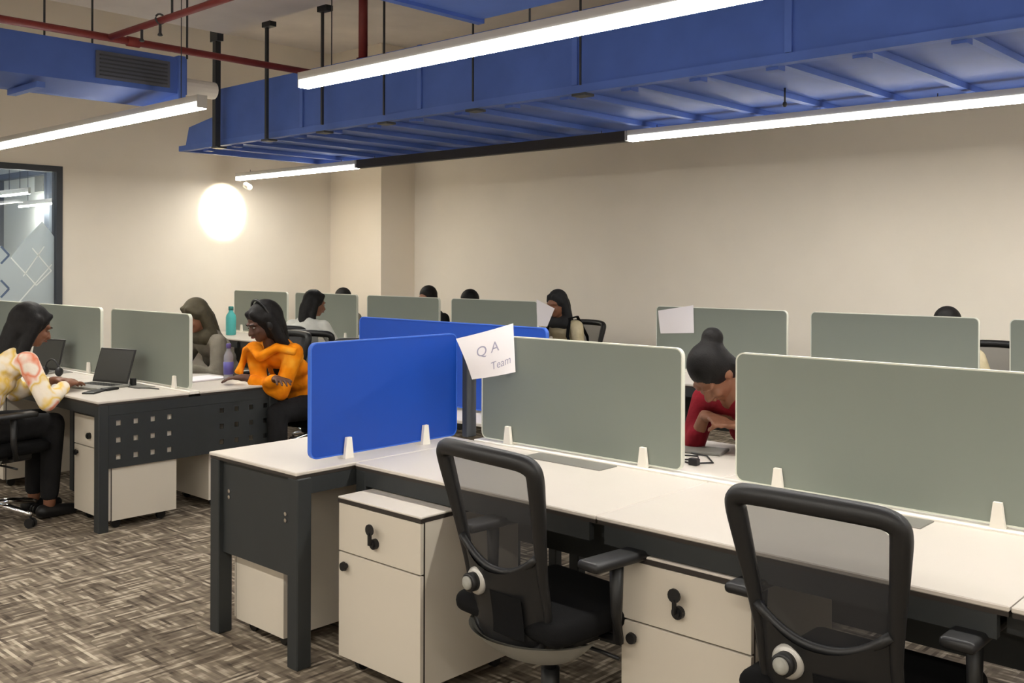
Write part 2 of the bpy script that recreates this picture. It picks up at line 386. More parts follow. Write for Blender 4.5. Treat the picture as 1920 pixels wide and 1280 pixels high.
while x < DX1:
    ob('stiffener', MB().box(x-.025, x+.025, DY0+.05, DY1-.05, DZ0-.036, DZ0-.001), M_duct2, du)
    ob('bracket', MB().box(x-.05, x+.02, DY0+.055, DY0+.13, DZ0-.065, DZ0-.036), M_duct, du)
    x += .47
for x in (-6.6, -5.2, -3.8, -2.4, -1.0): ob('seam', MB().box(x-.02, x+.02, DY0-.014, DY0, DZ0, DZ1), M_duct2, du)
for i, x in enumerate((-7.75, -6.98, -6.23, -5.5, -4.6, -3.7)):
    h = thing('duct_hanger', ['leftmost wide steel hanger strut at the end of the big duct', 'steel hanger strut with hooked top beside the big duct end', 'steel hanger strut with hooked top left of the bright light', 'thin steel hanger strut behind the bright light, nearest its left tip', 'thin steel hanger strut behind the bright light, second from its left tip', 'thin steel hanger strut behind the bright light, third from its left tip'][i], 'hanger', (x, 4.6, 0))
    wv = (.05, .024, .018, .012, .01, .01)[i]
    ob('strut', MB().box(-wv/2, wv/2, -wv/2, wv/2, DZ0-.07 if i < 2 else DZ0-.02, 3.46), M_steel, h)
    ob('hook', MB().box(-.03, .09, -.03, .03, 3.46, 3.5).box(-.03, .0, -.03, .03, 3.5, 3.6) if i else MB().box(-.06, .06, -.03, .03, 3.46, 3.6), M_steel, h)
    ob('foot_plate', MB().box(-.05, .05, -.02, .07, DZ0-.085, DZ0-.07), M_steel, h)
for i, (x, y) in enumerate(((-2.9, 5.6), (-1.35, 5.62))):
    tag(ob('hanger_rod', MB().cyl((0, 0, 0), (0, 0, .1), .006, n=8).ell((0, 0, .0), (.014, .014, .018)), M_steel, None, True, (x, y, DZ0-.1)), 'short dark rod end under the duct, %s of two' % ('left' if i == 0 else 'right'), 'rod')
# left duct with grille
d2 = thing('air_duct', 'smaller blue duct at top left with a grey grille near its end', 'duct', (0, 0, 0))
ob('duct_body', MB().add([(-6.1, -2, 2.62), (-6.1, 3.4, 2.66), (-6.1, 3.4, 2.9), (-6.1, -2, 2.9), (-6.55, -2, 2.62), (-6.55, 3.4, 2.62), (-6.55, 3.4, 2.9), (-6.55, -2, 2.9)],
       [(0, 1, 2, 3), (4, 5, 6, 7), (0, 1, 5, 4), (3, 2, 6, 7), (0, 3, 7, 4), (1, 2, 6, 5)]), M_duct, d2)
ob('flange', MB().box(-6.56, -6.08, 3.33, 3.38, 2.6, 2.91), M_duct2, d2)
g = ob('grille', MB().box(-6.1, -6.085, 2.78, 3.27, 2.69, 2.86), M_grille, d2)
for k in range(6): ob('slat', MB().box(-6.088, -6.078, 2.8, 3.25, 2.705+k*.025, 2.715+k*.025), M_frame, g)
for y in (1.2, 2.0, 2.45): ob('stiffener', MB().box(-6.55, -6.1, y-.025, y+.025, 2.585, 2.62), M_duct2, d2)
ob('stub_pipe', MB().cyl((-6.35, 3.4, 2.76), (-6.35, 3.75, 2.76), .06, n=14), M_clip, d2)
# upper duct
d3 = thing('air_duct', 'pale blue duct underside at the top edge above the bright light', 'duct', (0, 0, 0))
ob('duct_body', MB().box(-3.9, 4.4, 2.4, 3.95, 2.9, 3.3), M_duct2, d3)
ob('flange', MB().box(-3.93, -3.88, 2.38, 3.97, 2.88, 3.3), M_duct, d3)
ob('hanger_rod', MB().cyl((-3.55, 3.98, 2.78), (-3.55, 3.98, 3.45), .006, n=6), M_steel, d3)
# sprinkler pipes
p1 = thing('sprinkler_pipe', 'red sprinkler main running along the top of the left duct', 'pipe')
ob('pipe', MB().cyl((-6.05, -3, 2.94), (-6.05, 4.5, 2.94), .024, n=12), M_red, p1, True)
for y in (1.7, 3.0): ob('coupling', MB().cyl((-6.05, y-.04, 2.94), (-6.05, y+.04, 2.94), .032, n=12), M_red, p1, True)
p2 = thing('sprinkler_pipe', 'red branch pipe rising to the top edge from the main', 'pipe')
ob('pipe', MB().cyl((-6.02, 2.84, 2.94), (-3.2, 2.84, 2.94), .02, n=12), M_red, p2, True)
for x in (-5.62, -5.4):
    ob('sprinkler_head', MB().lathe([(.008, -.09), (.016, -.085), (.008, -.07), (.008, -.02), (.014, 0)], (x, 2.84, 2.94), 10), M_steel, p2, True)
ob('pipe_clamp', MB().tube([(-5.4, 2.84+.028*math.cos(a), 2.95+.028*math.sin(a)) for a in [2*PI*k/12 for k in range(12)]], .006, 6, True), M_steel, p2, True)
p3 = thing('sprinkler_pipe', 'vertical red pipe behind the bright light', 'pipe')
ob('pipe', MB().cyl((-6.05, 4.85, 3.07), (-6.05, 4.85, 4.19), .035, n=12), M_red, p3, True)
ob('coupling', MB().cyl((-6.05, 4.85, 3.07), (-6.05, 4.85, 3.12), .05, n=12), M_red, p3, True)
for i, (x, y, z0) in enumerate(((-6.3, 2.55, 2.9), (-6.3, 2.85, 2.9), (-6.1, 3.4, 2.9), (-5.3, 2.86, 2.96))):
    tag(ob('hanger_rod', MB().cyl((0, 0, 0), (0, 0, 3.45-z0), .007, n=8), M_steel, None, False, (x, y, z0)),
        ['leftmost thin hanger rod over the left duct', 'second thin hanger rod over the left duct', 'thin hanger rod at the right end of the left duct', 'thin hanger rod beside the branch pipe clamp'][i], 'rod')

# ------------------------------------------------------------------ desks
ZT = .75
def worktop(parent, x0, x1, y0, y1):
    wt = ob('worktop', MB().bev(x0+.002, x1-.002, y0, y1, ZT-.014, ZT, .003, 1), M_white, parent)
    ob('edge_band', MB().box(x0+.004, x1-.004, y0+.004, y1-.004, ZT-.026, ZT-.014), M_edge, wt)
    return wt
def flap(wt, x0, x1, y0, y1):
    ob('cable_flap', MB().bev(x0, x1, y0, y1, ZT-.002, ZT+.004, .0015, 1), M_flap, wt)
def bench(label, loc, xs, yf, ys, yb, flaps=True):
    """double-sided bench: xs = joint positions, yf front edge, ys spine, yb back edge"""
    t = thing('workstation_bench', label, 'desk')
    for a, b in zip(xs[:-1], xs[1:]):
        wt = worktop(t, a, b, yf, ys-.035); c = (a+b)/2
        if flaps: flap(wt, c-.2, c+.2, ys-.16, ys-.045)
        wt = worktop(t, a, b, ys+.035, yb)
        if flaps: flap(wt, c-.2, c+.2, ys+.045, ys+.16)
        ob('modesty_panel', MB().box(a+.09, b-.09, ys-.012, ys+.012, .35, ZT-.086), M_metal, t)
        ob('apron', MB().box(a+.03, b-.03, yf+.006, yf+.03, ZT-.085, ZT-.026), M_metal, t)
        ob('apron', MB().box(a+.03, b-.03, yb-.03, yb-.006, ZT-.085, ZT-.026), M_metal, t)
    ob('spine_rail', MB().bev(xs[0], xs[-1], ys-.034, ys+.034, ZT-.012, ZT+.008, .003, 1), M_clip, t)
    for k, x in enumerate(xs):
        xx = x+.03 if k == 0 else (x-.03 if k == len(xs)-1 else x)
        end = k == 0 or (k == len(xs)-1)
        for y in ((yf+.035, yb-.035) if end else (ys-.2, ys+.2)): ob('leg', MB().bev(xx-.03, xx+.03, y-.03, y+.03, 0, ZT-.026, .004, 1), M_metal, t)
        ob('cross_beam', MB().box(xx-.025, xx+.025, yf+.065, yb-.065, ZT-.085, ZT-.027), M_metal, t)
    return t
W1X = (-3.125, -1.92, -.71, .5)
bw = bench('white near bench with charcoal frame where the two mesh chairs stand', None, W1X, 2.47, 3.17, 3.87)
for o in bw.children:
    if o.name.startswith('leg'): o.data = o.data.copy()
bl = bench('white bench at the left with square-holed charcoal end panel', None, (-9.13, -7.93, -6.73, -5.53), 2.54, 3.14, 3.74)
# L end panel with real square holes
def holed_panel(parent, x, y0, y1, z0, z1, holes, hs, th=.006):
    ys = sorted({y0, y1} | {v for h in holes for v in (h[0]-hs/2, h[0]+hs/2)}); zs = sorted({z0, z1} | {v for h in holes for v in (h[1]-hs/2, h[1]+hs/2)})
    m = MB()
    for a, b in zip(ys[:-1], ys[1:]):
        for c, d in zip(zs[:-1], zs[1:]):
            my, mz = (a+b)/2, (c+d)/2
            if any(abs(my-h[0]) < hs/2 and abs(mz-h[1]) < hs/2 for h in holes): continue
            m.box(x-th, x, a, b, c, d)
    return ob('perforated_panel', m, M_metal, parent)
hol = [(2.665+k*.105, .617-j*.098) for k in range(4) for j in range(3)]+[(3.33+k*.105, .617-j*.098) for k in range(4) for j in range(3)]
holed_panel(bl, -5.537, 2.6, 3.68, .36, ZT-.086, hol, .03)
# L back leg feet already there; W1 end desk
ed = thing('end_desk', 'white end desk with charcoal modesty panel at the left of the blue screen', 'desk')
wt = ob('worktop', MB().bev(-3.75, -3.13, 2.195, 3.15, ZT-.014, ZT, .003, 1), M_white, ed)
ob('edge_band', MB().box(-3.745, -3.135, 2.2, 3.145, ZT-.026, ZT-.014), M_edge, wt)
for x in (-3.715, -3.16): ob('leg', MB().bev(x-.033, x+.033, 2.2, 2.266, 0, ZT-.026, .004, 1), M_metal, ed)
for x in (-3.715, -3.16): ob('leg', MB().bev(x-.03, x+.03, 3.08, 3.14, 0, ZT-.026, .004, 1), M_metal, ed)
ob('apron', MB().box(-3.682, -3.193, 2.236, 2.262, ZT-.1, ZT-.027), M_metal, ed)
ob('apron', MB().box(-3.165, -3.135, 2.266, 3.08, ZT-.09, ZT-.027), M_metal, ed)
mp = ob('modesty_panel', MB().box(-3.682, -3.193, 2.222, 2.234, .34, ZT-.027), M_metal, ed)
for x, zs in ((-3.63, (.6, .575)), (-3.23, (.575, .55))):
    for z in zs: ob('bolt', MB().cyl((x, 2.222, z), (x, 2.216, z), .008, n=10), M_chrome, mp)
# rear table carrying the far blue screen
rt = thing('side_table', 'white side table hidden behind the near blue screen under the far blue screen', 'table')
ob('worktop', MB().bev(-4.72, -3.2, 3.5, 3.92, ZT-.018, ZT, .003, 1), M_white, rt)
for x in (-4.66, -3.26):
    for y in (3.55, 3.86): ob('leg', MB().bev(x-.025, x+.025, y-.025, y+.025, 0, ZT-.018, .004, 1), M_metal, rt)
FLX = (-10.2, -9.0, -7.8, -6.6, -5.4); FRX = (-4.36, -3.12, -1.88, -.64)
bench('white far bench at the left, along the back wall below four screens', None, FLX, 5.6, 6.25, 6.9, False)
bench('white far bench at the right, mostly hidden behind the near screens', None, FRX, 5.6, 6.25, 6.9, False)

# ------------------------------------------------------------------ desk screens
def screen(label, x0, x1, y, blue=False, z0=.765, z1=1.225, along='x', clips=None, group=None, spine=True):
    c = (x0+x1)/2; h = (x1-x0)/2
    t = thing('desk_screen', label, 'screen', (c, y, 0) if along == 'x' else (y, c, 0), 0 if along == 'x' else PI/2, group)
    o_ = rrect(-h, h, z0, z1, .032); i_ = rrect(-h+.005, h-.005, z0+.005, z1-.005, .027)
    ob('panel', MB().prism(i_, -.008, .008), M_blue if blue else M_screen, t)
    ob('edge_trim', MB().ring(o_, i_, -.010, .010), M_bluerim if blue else M_rim, t)
    for k in clips or (-h+.17, h-.17):
        m = MB()
        for s_ in (-1, 1):
            zb = .7585 if spine else .7502
            m.prism([(k-.022, zb), (k+.022, zb), (k+.012, .835), (k-.012, .835)], s_*.011, s_*.026)
        m.box(k-.0205, k+.0205, -.012, .012, .7585 if spine else .7502, .7645)
        ob('clip', m, M_clip, t)
    return t
screen('grey screen on the near bench with the handwritten sheet on its left corner', -3.10, -2.05, 3.17)
screen('large grey screen at the right foreground behind the big mesh chair', -1.825, -.77, 3.17)
lab = ['grey screen at the right end of the left bench, beside the open laptop', 'grey screen second from the right end on the left bench', 'grey screen at the left edge behind the woman in the tie-dye top']
for k in range(3): screen(lab[k], -6.62-1.2*k, -5.575-1.2*k, 3.14)
lab = ['far grey screen nearest the left wall, beside the teal bottle', 'far grey screen behind the woman in white', 'far grey screen just right of the pillar edge', 'far grey screen with a white sheet hanging at its right end']
for k, (a, b) in enumerate(((-10.12, -9.07), (-8.92, -7.87), (-7.71, -6.67), (-6.51, -5.47))): screen(lab[k], a, b, 6.25)
lab = ['far grey screen with a blank white sheet on its top left corner', 'far grey screen between two black chair edges at the right', 'far grey screen cut by the right edge of the frame']
for k, (a, b) in enumerate(((-4.28, -3.21), (-3.04, -1.97), (-1.8, -.74))): screen(lab[k], a, b, 6.25)
screen('near blue screen across the end desk', 2.33, 3.13, -3.235, True, along='y', clips=(-.22, .2), spine=False)
screen('farther blue screen behind the near blue one', -4.68, -3.21, 3.74, True, z1=1.222, clips=(-.55, .55), spine=False)
tag(ob('corner_post', MB().bev(-.018, .018, -.03, .03, .759, 1.2, .004, 1), M_frame, None, False, (-3.185, 3.168, 0)), 'dark narrow post in the corner between blue and grey screens', 'post')

# ------------------------------------------------------------------ pedestals
def pedestal(label, loc, rz=0, wdt=.46, dep=.5, key=True):
    t = thing('pedestal_cabinet', label, 'cabinet', loc, rz); h = wdt/2
    z0, z1 = .055, .655
    ob('body', MB().box(-h, -h+.016, .02, dep, z0, z1-.018).box(h-.016, h, .02, dep, z0, z1-.018).box(-h+.016, h-.016, dep-.016, dep, z0, z1-.018).box(-h+.016, h-.016, .02, dep-.016, z0, z0+.018).box(-h+.016, h-.016, .03, .04, z0+.018, z1-.018), M_lam, t)
    ob('edge_band', MB().box(-h+.0005, -h+.017, .0165, .0205, z0, z1-.018).box(h-.017, h-.0005, .0165, .0205, z0, z1-.018).box(-h-.001, h+.001, -.002, dep, z1-.018, z1-.004), M_edge, t)
    ob('top', MB().bev(-h-.001, h+.001, -.002, dep+.001, z1-.004, z1+.004, .002, 1), M_white, t)
    zs = z0+.395
    dr = ob('drawer', MB().bev(-h+.003, h-.003, 0, .016, zs+.006, z1-.021, .001, 1), M_lam, t)
    do = ob('door', MB().bev(-h+.003, h-.003, 0, .016, z0+.003, zs, .001, 1), M_lam, t)
    zc = zs+.07
    ob('lock', MB().cyl((-.012, 0, zc), (-.012, -.016, zc), .019, n=18).cyl((-.012, -.016, zc), (-.012, -.022, zc), .012, n=14), M_black, dr, False)
    if key:
        ob('key', MB().box(-.0155, -.0085, -.036, -.022, zc+.0, zc+.045).cyl((-.012, -.033, zc+.055), (-.012, -.027, zc+.055), .021, n=14), M_black, dr)
    ob('knob', MB().cyl((-h+.05, 0, zs-.045), (-h+.05, -.012, zs-.045), .01, n=12).cyl((-h+.05, -.012, zs-.045), (-h+.05, -.022, zs-.045), .018, .016, n=16), M_black, do)
    for sx in (-1, 1):
        for y in (.07, dep-.07):
            ob('castor', MB().cyl((sx*(h-.06)-.012, y, .0275), (sx*(h-.06)+.012, y, .0275), .0272, n=12).box(sx*(h-.06)-.006, sx*(h-.06)+.006, y-.012, y+.012, .03, .055), M_black, t)
    return t
pedestal('beige pedestal cabinet left of the first mesh chair, pulled out with white top showing', (-2.8, 2.32, 0), 0, .465, .5)
pedestal('beige pedestal cabinet between the two near mesh chairs, tucked under the bench', (-1.6, 2.475, 0), 0, .45, .5)
pedestal('white pedestal cabinet behind the modesty panel of the end desk', (-3.68, 2.502, 0), -PI/2, .46, .36, False)
pedestal('beige pedestal cabinet at the corner of the left bench behind the holed panel', (-5.776, 2.612, 0), 0, .45, .42, False)
pedestal('pedestal cabinet at the far side of the left bench, in shade', (-5.83, 3.66, 0), PI, .45, .38, False)
pedestal('white pedestal cabinet behind the seat of the woman in the tie-dye top', (-7.35, 2.62, 0), 0, .45, .45, False)

# ------------------------------------------------------------------ office chairs
BP = [(.365, 0), (.368, .06), (.385, .135), (.42, .17), (.5, .188), (.6, .187), (.7, .197), (.8, .211), (.88, .222), (.925, .227), (.948, .222), (.962, .2), (.968, .16)]
BP = [(a, b*.93) for a, b in BP]
def wprof(z):
    P = BP
    if z <= P[0][0]: return P[0][1]
    for (a, b), (c, d) in zip(P[:-1], P[1:]):
        if z <= c: return b+(d-b)*(z-a)/(c-a)
    return P[-1][1]
def zU(x): return .605+.09*min(1, abs(x)/.19)**2.2      # lower edge of the mesh
def ycurve(x, z): return -.19-.11*max(0, (z-.45)/.5)**1.2+.68*x*x
def make_chair(label):
    t = thing('office_chair', label, 'chair')
    out = [(b_, a_) for a_, b_ in BP]+[(.075, .972)]
    loop = out+[(0, .973)]+[(-x, z) for x, z in out[:0:-1]]
    fine = []
    for k in range(len(loop)):                                       # smooth the outline
        a, b, c, d = [Vector(loop[(k+j) % len(loop)]) for j in (-1, 0, 1, 2)]
        for q in (0, .34, .67): fine.append(tuple(.5*(2*b+(c-a)*q+(2*a-5*b+4*c-d)*q*q+(3*b-a-3*c+d)*q**3)))
    loop = fine
    pts = [(x, ycurve(x, z), z) for x, z in loop]
    ob('back_frame', MB().tube(pts, [.013+.014*max(0, min(1, (z-.5)/.4)) for x, z in loop], 10, True, 1.0, (0, 1, 0)), M_black, t, True)
    def g(u, v):
        x = (2*u-1)*.19; z0 = zU(x); z1 = .965-.06*max(0, abs(x)-.14)/.05
        z = z0+(z1-z0)*v; x = (2*u-1)*wprof(z)*.96; return (x, ycurve(x, z)+.004, z)
    ob('mesh_panel', MB().grid(g, 12, 10), M_mesh, t, True)
    ux = [(-.174+.348*k/14) for k in range(15)]
    ob('mesh_rim', MB().tube([(x, ycurve(x, zU(x))-.01, zU(x)) for x in ux], .013, 8), M_black, t, True)
    def shell(y_off):
        def f(u, v):
            x = (2*u-1); zt = zU(x*.174); z = .372+(zt-.372)*v; x *= wprof(z)*.98
            return (x, ycurve(x, z)-y_off*math.sin(PI*u)**.6-.004, z)
        return f
    sh = MB().grid(shell(.035), 12, 10); n = len(sh.v); sh2 = MB().grid(shell(.008), 12, 10); sh.add(sh2.v, [tuple(reversed(q)) for q in sh2.f])
    lo = ob('lumbar_shell', sh, M_black, t, True)
    def op(u, v):
        x = -.01+.13*u; z = .42+.13*v; return (x, ycurve(x, z)-.0412-.001*math.sin(PI*u), z)
    ob('lumbar_opening', MB().grid(op, 6, 6), M_fab, lo)
    kx, kz = -.075, .56; ky = ycurve(kx, kz)-.03
    kb = ob('knob_base', MB().lathe([(.043, 0), (.043, .012), (.036, .02), (.0, .021)], n=24, M=Matrix.Translation((kx, ky, kz)) @ Matrix.Rotation(PI/2, 4, 'X')), mat('silver_plastic', (176, 174, 168), .35, metal=.3), lo, True)
    ob('knob_ring', MB().lathe([(.029, 0), (.029, .026), (.022, .028)], n=24, M=Matrix.Translation((kx, ky-.018, kz)) @ Matrix.Rotation(PI/2, 4, 'X')), M_black, lo, True)
    ob('knob_cap', MB().lathe([(.021, 0), (.021, .006), (.016, .01), (.0, .011)], n=20, M=Matrix.Translation((kx, ky-.045, kz)) @ Matrix.Rotation(PI/2, 4, 'X')), M_gpl, lo, True)
    # seat
    def seat(u, v):
        a = 2*PI*u; r = 1.0
        return (0, 0, 0)
    sm = MB().bev(-.245, .245, -.21, .26, .415, .485, .034, 4); ob('seat', sm, M_fab, t, True)
    def pan(u, v):
        a = PI+PI*u; k = v
        x = .235*math.cos(a)*(.55+.45*k); y = -.03+.215*math.sin(a)*(.5+.5*k); return (x, y-.02, .318+.085*k**1.3)
    pm = MB().grid(pan, 20, 5); pm.add([(x, y+.012, z+.002) for x, y, z in pm.v], [tuple(reversed(f)) for f in pm.f]); ob('seat_pan', pm, M_gpl, t, True)
    ob('seat_plate', MB().bev(-.17, .17, -.12, .18, .37, .42, .015, 2), M_black, t)
    ob('gas_lift', MB().cyl((0, 0, .12), (0, 0, .25), .03, n=16).cyl((0, 0, .25), (0, 0, .38), .02, n=16), M_black, t, True)
    ob('lift_lever', MB().tube([(.05, 0, .36), (.2, .02, .355), (.27, .03, .35)], .006, 6), M_black, t, True)
    for s_ in (-1, 1):
        ar = ob('arm_post', MB().tube([(s_*.2, .03, .40), (s_*.275, .02, .41), (s_*.285, 0, .5), (s_*.285, 0, .645)], [.016, .018, .018, .022], 8), M_black, t, True)
        ob('arm_pad', MB().bev(s_*.285-.042, s_*.285+.042, -.13, .13, .645, .675, .013, 3), M_black, ar, True)
    hub = ob('base_hub', MB().lathe([(.05, .075), (.052, .125), (.035, .135)], n=20), M_chrome, t, True)
    for k in range(5):
        a = 2*PI*k/5+.35; c, s_ = math.cos(a), math.sin(a)
        lg = ob('base_leg', MB().tube([(.03*c, .03*s_, .112), (.15*c, .15*s_, .108), (.27*c, .27*s_, .085), (.305*c, .305*s_, .075)], [.024, .021, .017, .013], 8), M_chrome, t, True)
        px, py = .3*c, .3*s_
        ob('castor', MB().cyl((px-.011*s_-.010*s_, py+.011*c+.01*c, .0285), (px-.006*s_, py+.006*c, .0285), .028, n=14).cyl((px+.006*s_, py-.006*c, .0285), (px+.021*s_, py-.021*c, .0285), .028, n=14).cyl((px, py, .03), (px, py, .075), .007, n=8), M_black, lg)
    return t
ch = make_chair('black mesh-back office chair at the near bench, left of the two, beside the pulled-out pedestal')
ch.location = (-2.062, 2.42, 0); ch.rotation_euler = (0, 0, math.radians(-6))
def chair(x, y, deg, label): return dup(ch, (x, y, 0), math.radians(deg), label)
chair(-1.085, 2.51, 0, 'big black mesh-back office chair at the right foreground')
chair(-6.22, 2.2, 8, 'black mesh office chair under the woman in the tie-dye top')
chair(-5.6, 4.26, 196, 'black office chair under the woman in orange')
chair(-6.7, 4.4, 180, 'office chair of the person in grey behind the left bench')
chair(-7.52, 5.22, 36, 'black office chair under the woman in white at the far bench')
chair(-6.85, 5.05, 30, 'empty black office chair at the far bench, right of the woman in white')
chair(-6.02, 7.32, 180, 'black office chair behind the person with backpack straps')
chair(-7.5, 7.4, 180, 'chair behind the person whose head shows over the third far screen')
chair(-2.3, 7.32, 176, 'black mesh chair right of the second far screen, holding a person in tan')
chair(-3.35, 7.3, 186, 'black chair showing as a thin edge left of the second far screen')
chair(-1.55, 7.3, 180, 'black chair mostly hidden behind the far screen at the right edge')
chair(-2.12, 4.25, 172, 'office chair under the person in red behind the near bench')

# ------------------------------------------------------------------ people
def remesh(mb, voxel, m, name, smooth_it=2):
    me = mb.mesh(name, m); o = bpy.data.objects.new('tmp', me); COL.objects.link(o)
    r = o.modifiers.new('r', 'REMESH'); r.mode = 'VOXEL'; r.voxel_size = voxel; r.use_smooth_shade = True
    s = o.modifiers.new('s', 'SMOOTH'); s.iterations = smooth_it; s.factor = .5
    dg = bpy.context.evaluated_depsgraph_get(); new = bpy.data.meshes.new_from_object(o.evaluated_get(dg))
    bpy.data.objects.remove(o); new.name = name; new.materials.clear(); new.materials.append(m); new.shade_smooth(); return new
def ik(a, b, l1, l2, pole):
    a = Vector(a); b = Vector(b); d = b-a; L = min(d.length, (l1+l2)*.995); u = d.normalized(); b = a+u*L
    x = (l1*l1-l2*l2+L*L)/(2*L); h = math.sqrt(max(0, l1*l1-x*x))
    p = Vector(pole)-u*Vector(pole).dot(u); p.normalize(); return a+u*x+p*h, b
def hand(mb, wr, d, side, curl=.5):
    d = Vector(d).normalized(); up = Vector((0, 0, 1)); up = (up-d*up.dot(d)).normalized(); sd = d.cross(up)*side     # sd: towards the little finger... away from thumb
    B = Matrix((sd, d, up)).transposed()
    mb.ell(Vector(wr)+d*.045, (.041, .055, .016), B); mb.cap(Vector(wr), .024, Vector(wr)+d*.03, .025)
    for k, (off, ln, sp) in enumerate(((-.032, .068, -.16), (-.0105, .078, -.04), (.0115, .072, .06), (.032, .056, .2))):
        p = Vector(wr)+d*.085+sd*off; q = d*math.cos(sp)+sd*math.sin(sp)
        a = p+(q-up*curl*.35).normalized()*ln*.45; b = a+(q-up*curl*1.1).normalized()*ln*.32; c = b+(q-up*curl*1.9).normalized()*ln*.25
        mb.cap(p, .0095, a, .0088).cap(a, .0088, b, .0082).cap(b, .0082, c, .0072)
    p = Vector(wr)+d*.03-sd*.03; a = p+(-sd*.9+d*.7-up*.2).normalized()*.04; b = a+(-sd*.3+d-up*.3).normalized()*.03
    mb.cap(p, .013, a, .011).cap(a, .011, b, .009)
def person(label, x, y, deg, lean=.12, side=0., pitch=10, yaw=0, hands=None, skin=None, shirt=None, legs=None, hair='long', hairm=None, vox=.011, sleeve=.8, seat=.485, slump=0., face=True, tilt=0):
    skin = skin or M_skin; hairm = hairm or M_hair; shirt = shirt or M_grey; legs = legs or M_dark
    t = thing('person', label, 'person', (x, y, 0), math.radians(deg))
    hz = seat+.085
    def sp(k): return Vector((side*k, lean*k**1.3, hz+.43*k-slump*k*k))         # spine: 0 hips .. 1 neck base
    body = MB(); sh = MB(); tr = MB()
    for k, rx, ry in ((0, .155, .115), (.2, .135, .1), (.4, .13, .095), (.6, .14, .1), (.8, .15, .1), (.92, .12, .075)):
        body.ell(sp(k), (rx, ry, .075)); sh.ell(sp(k), (rx+.014, ry+.016, .09))
    nb = sp(1.); shl = [nb+Vector((s_*.165, -.0, -.045)) for s_ in (-1, 1)]
    body.cap(shl[0], .05, shl[1], .05); sh.cap(shl[0], .062, shl[1], .062)
    Hm = Euler((math.radians(-pitch), math.radians(tilt), math.radians(yaw)), 'XYZ').to_matrix()
    hc = nb+Vector((0, .03, .065))+Hm @ Vector((0, .03, .105))                     # head centre
    body.cap(nb-Vector((0, .0, .05)), .058, hc+Hm @ Vector((0, -.02, -.06)), .052)
    hd = MB()
    hd.ell(hc+Hm @ Vector((0, -.012, .025)), (.076, .094, .088), Hm); hd.ell(hc+Hm @ Vector((0, .022, -.035)), (.06, .068, .08), Hm)
    hd.ell(hc+Hm @ Vector((0, .055, -.085)), (.03, .028, .026), Hm)
    hd.cap(hc+Hm @ Vector((0, .088, .0)), .009, hc+Hm @ Vector((0, .106, -.035)), .014)
    for s_ in (-1, 1):
        hd.ell(hc+Hm @ Vector((s_*.077, -.008, -.01)), (.01, .02, .03), Hm); hd.ell(hc+Hm @ Vector((s_*.035, .072, -.03)), (.02, .018, .022), Hm)
        hd.cap(hc+Hm @ Vector((s_*.016, .09, .022)), .009, hc+Hm @ Vector((s_*.05, .072, .022)), .009)
        hd.ell(hc+Hm @ Vector((s_*.018, .098, -.034)), (.009, .009, .008), Hm)
    hd.ell(hc+Hm @ Vector((0, .09, -.062)), (.022, .012, .007), Hm)
    body.add(hd.v, hd.f)
    hands = hands or ((-.16, .42, .79), (.16, .42, .79))
    for s_, h, a in ((-1, hands[0], shl[0]), (1, hands[1], shl[1])):
        el, wr = ik(a, h, .275, .245, (s_*.7, -.35, -.75))
        body.cap(a, .05, el, .038).cap(el, .038, wr, .025)
        sh.cap(a, .063, el, .053)
        if sleeve > 0: sh.cap(el, .053, el+(wr-el)*sleeve, .043)
        dd = (wr-el).normalized(); dd = Vector((dd.x*.7-s_*.12, dd.y, min(dd.z, 0)*.3)).normalized()
        hand(body, wr, dd, s_)
        hp = Vector((s_*.09, 0, hz-.01)); kn = Vector((s_*.115, .43, hz-.005)); an = Vector((s_*.115, .41, .09))
        body.cap(hp, .085, kn, .058).cap(kn, .056, an, .036).cap(an-Vector((0, .03, .045)), .034, an+Vector((0, .13, -.057)), .028)
        tr.cap(hp, .098, kn, .07).cap(kn, .069, an+Vector((0, 0, .06)), .055)
    tr.ell(sp(0), (.175, .13, .1)); tr.ell(sp(.12), (.155, .118, .06)); sh.ell(sp(0)+Vector((0, 0, .02)), (.182, .14, .075))
    ob('body', remesh(body, vox, skin, 'body', 1), skin, t)
    ob('shirt', remesh(sh, .013, shirt, 'shirt', 2), shirt, t); ob('trousers', remesh(tr, .016, legs, 'trousers', 2), legs, t)
    for s_ in (-1, 1):
        ob('shoe', remesh(MB().cap((s_*.115, .37, .045), .044, (s_*.115, .55, .035), .034), .012, M_black, 'shoe'), M_black, t)
    if face:
        for s_ in (-1, 1):
            e = ob('eye', MB().ell(hc+Hm @ Vector((s_*.031, .079, .002)), (.012, .0075, .005), Hm, 10, 6), M_eye, t, True)
            ob('iris', MB().ell(hc+Hm @ Vector((s_*.031, .0845, .0005)), (.0055, .004, .005), Hm, 8, 6), M_iris, e, True)
            ob('eyebrow', MB().cap(hc+Hm @ Vector((s_*.016, .0975, .026)), .004, hc+Hm @ Vector((s_*.05, .081, .026)), .003), M_hair, t)
        ob('mouth', MB().ell(hc+Hm @ Vector((0, .098, -.062)), (.022, .007, .006), Hm, 10, 6), M_lip, t, True)
    hr = MB(); P = lambda a, b, c: hc+Hm @ Vector((a, b, c))
    hr.ell(P(0, -.022, .036), (.09, .1, .098), Hm)
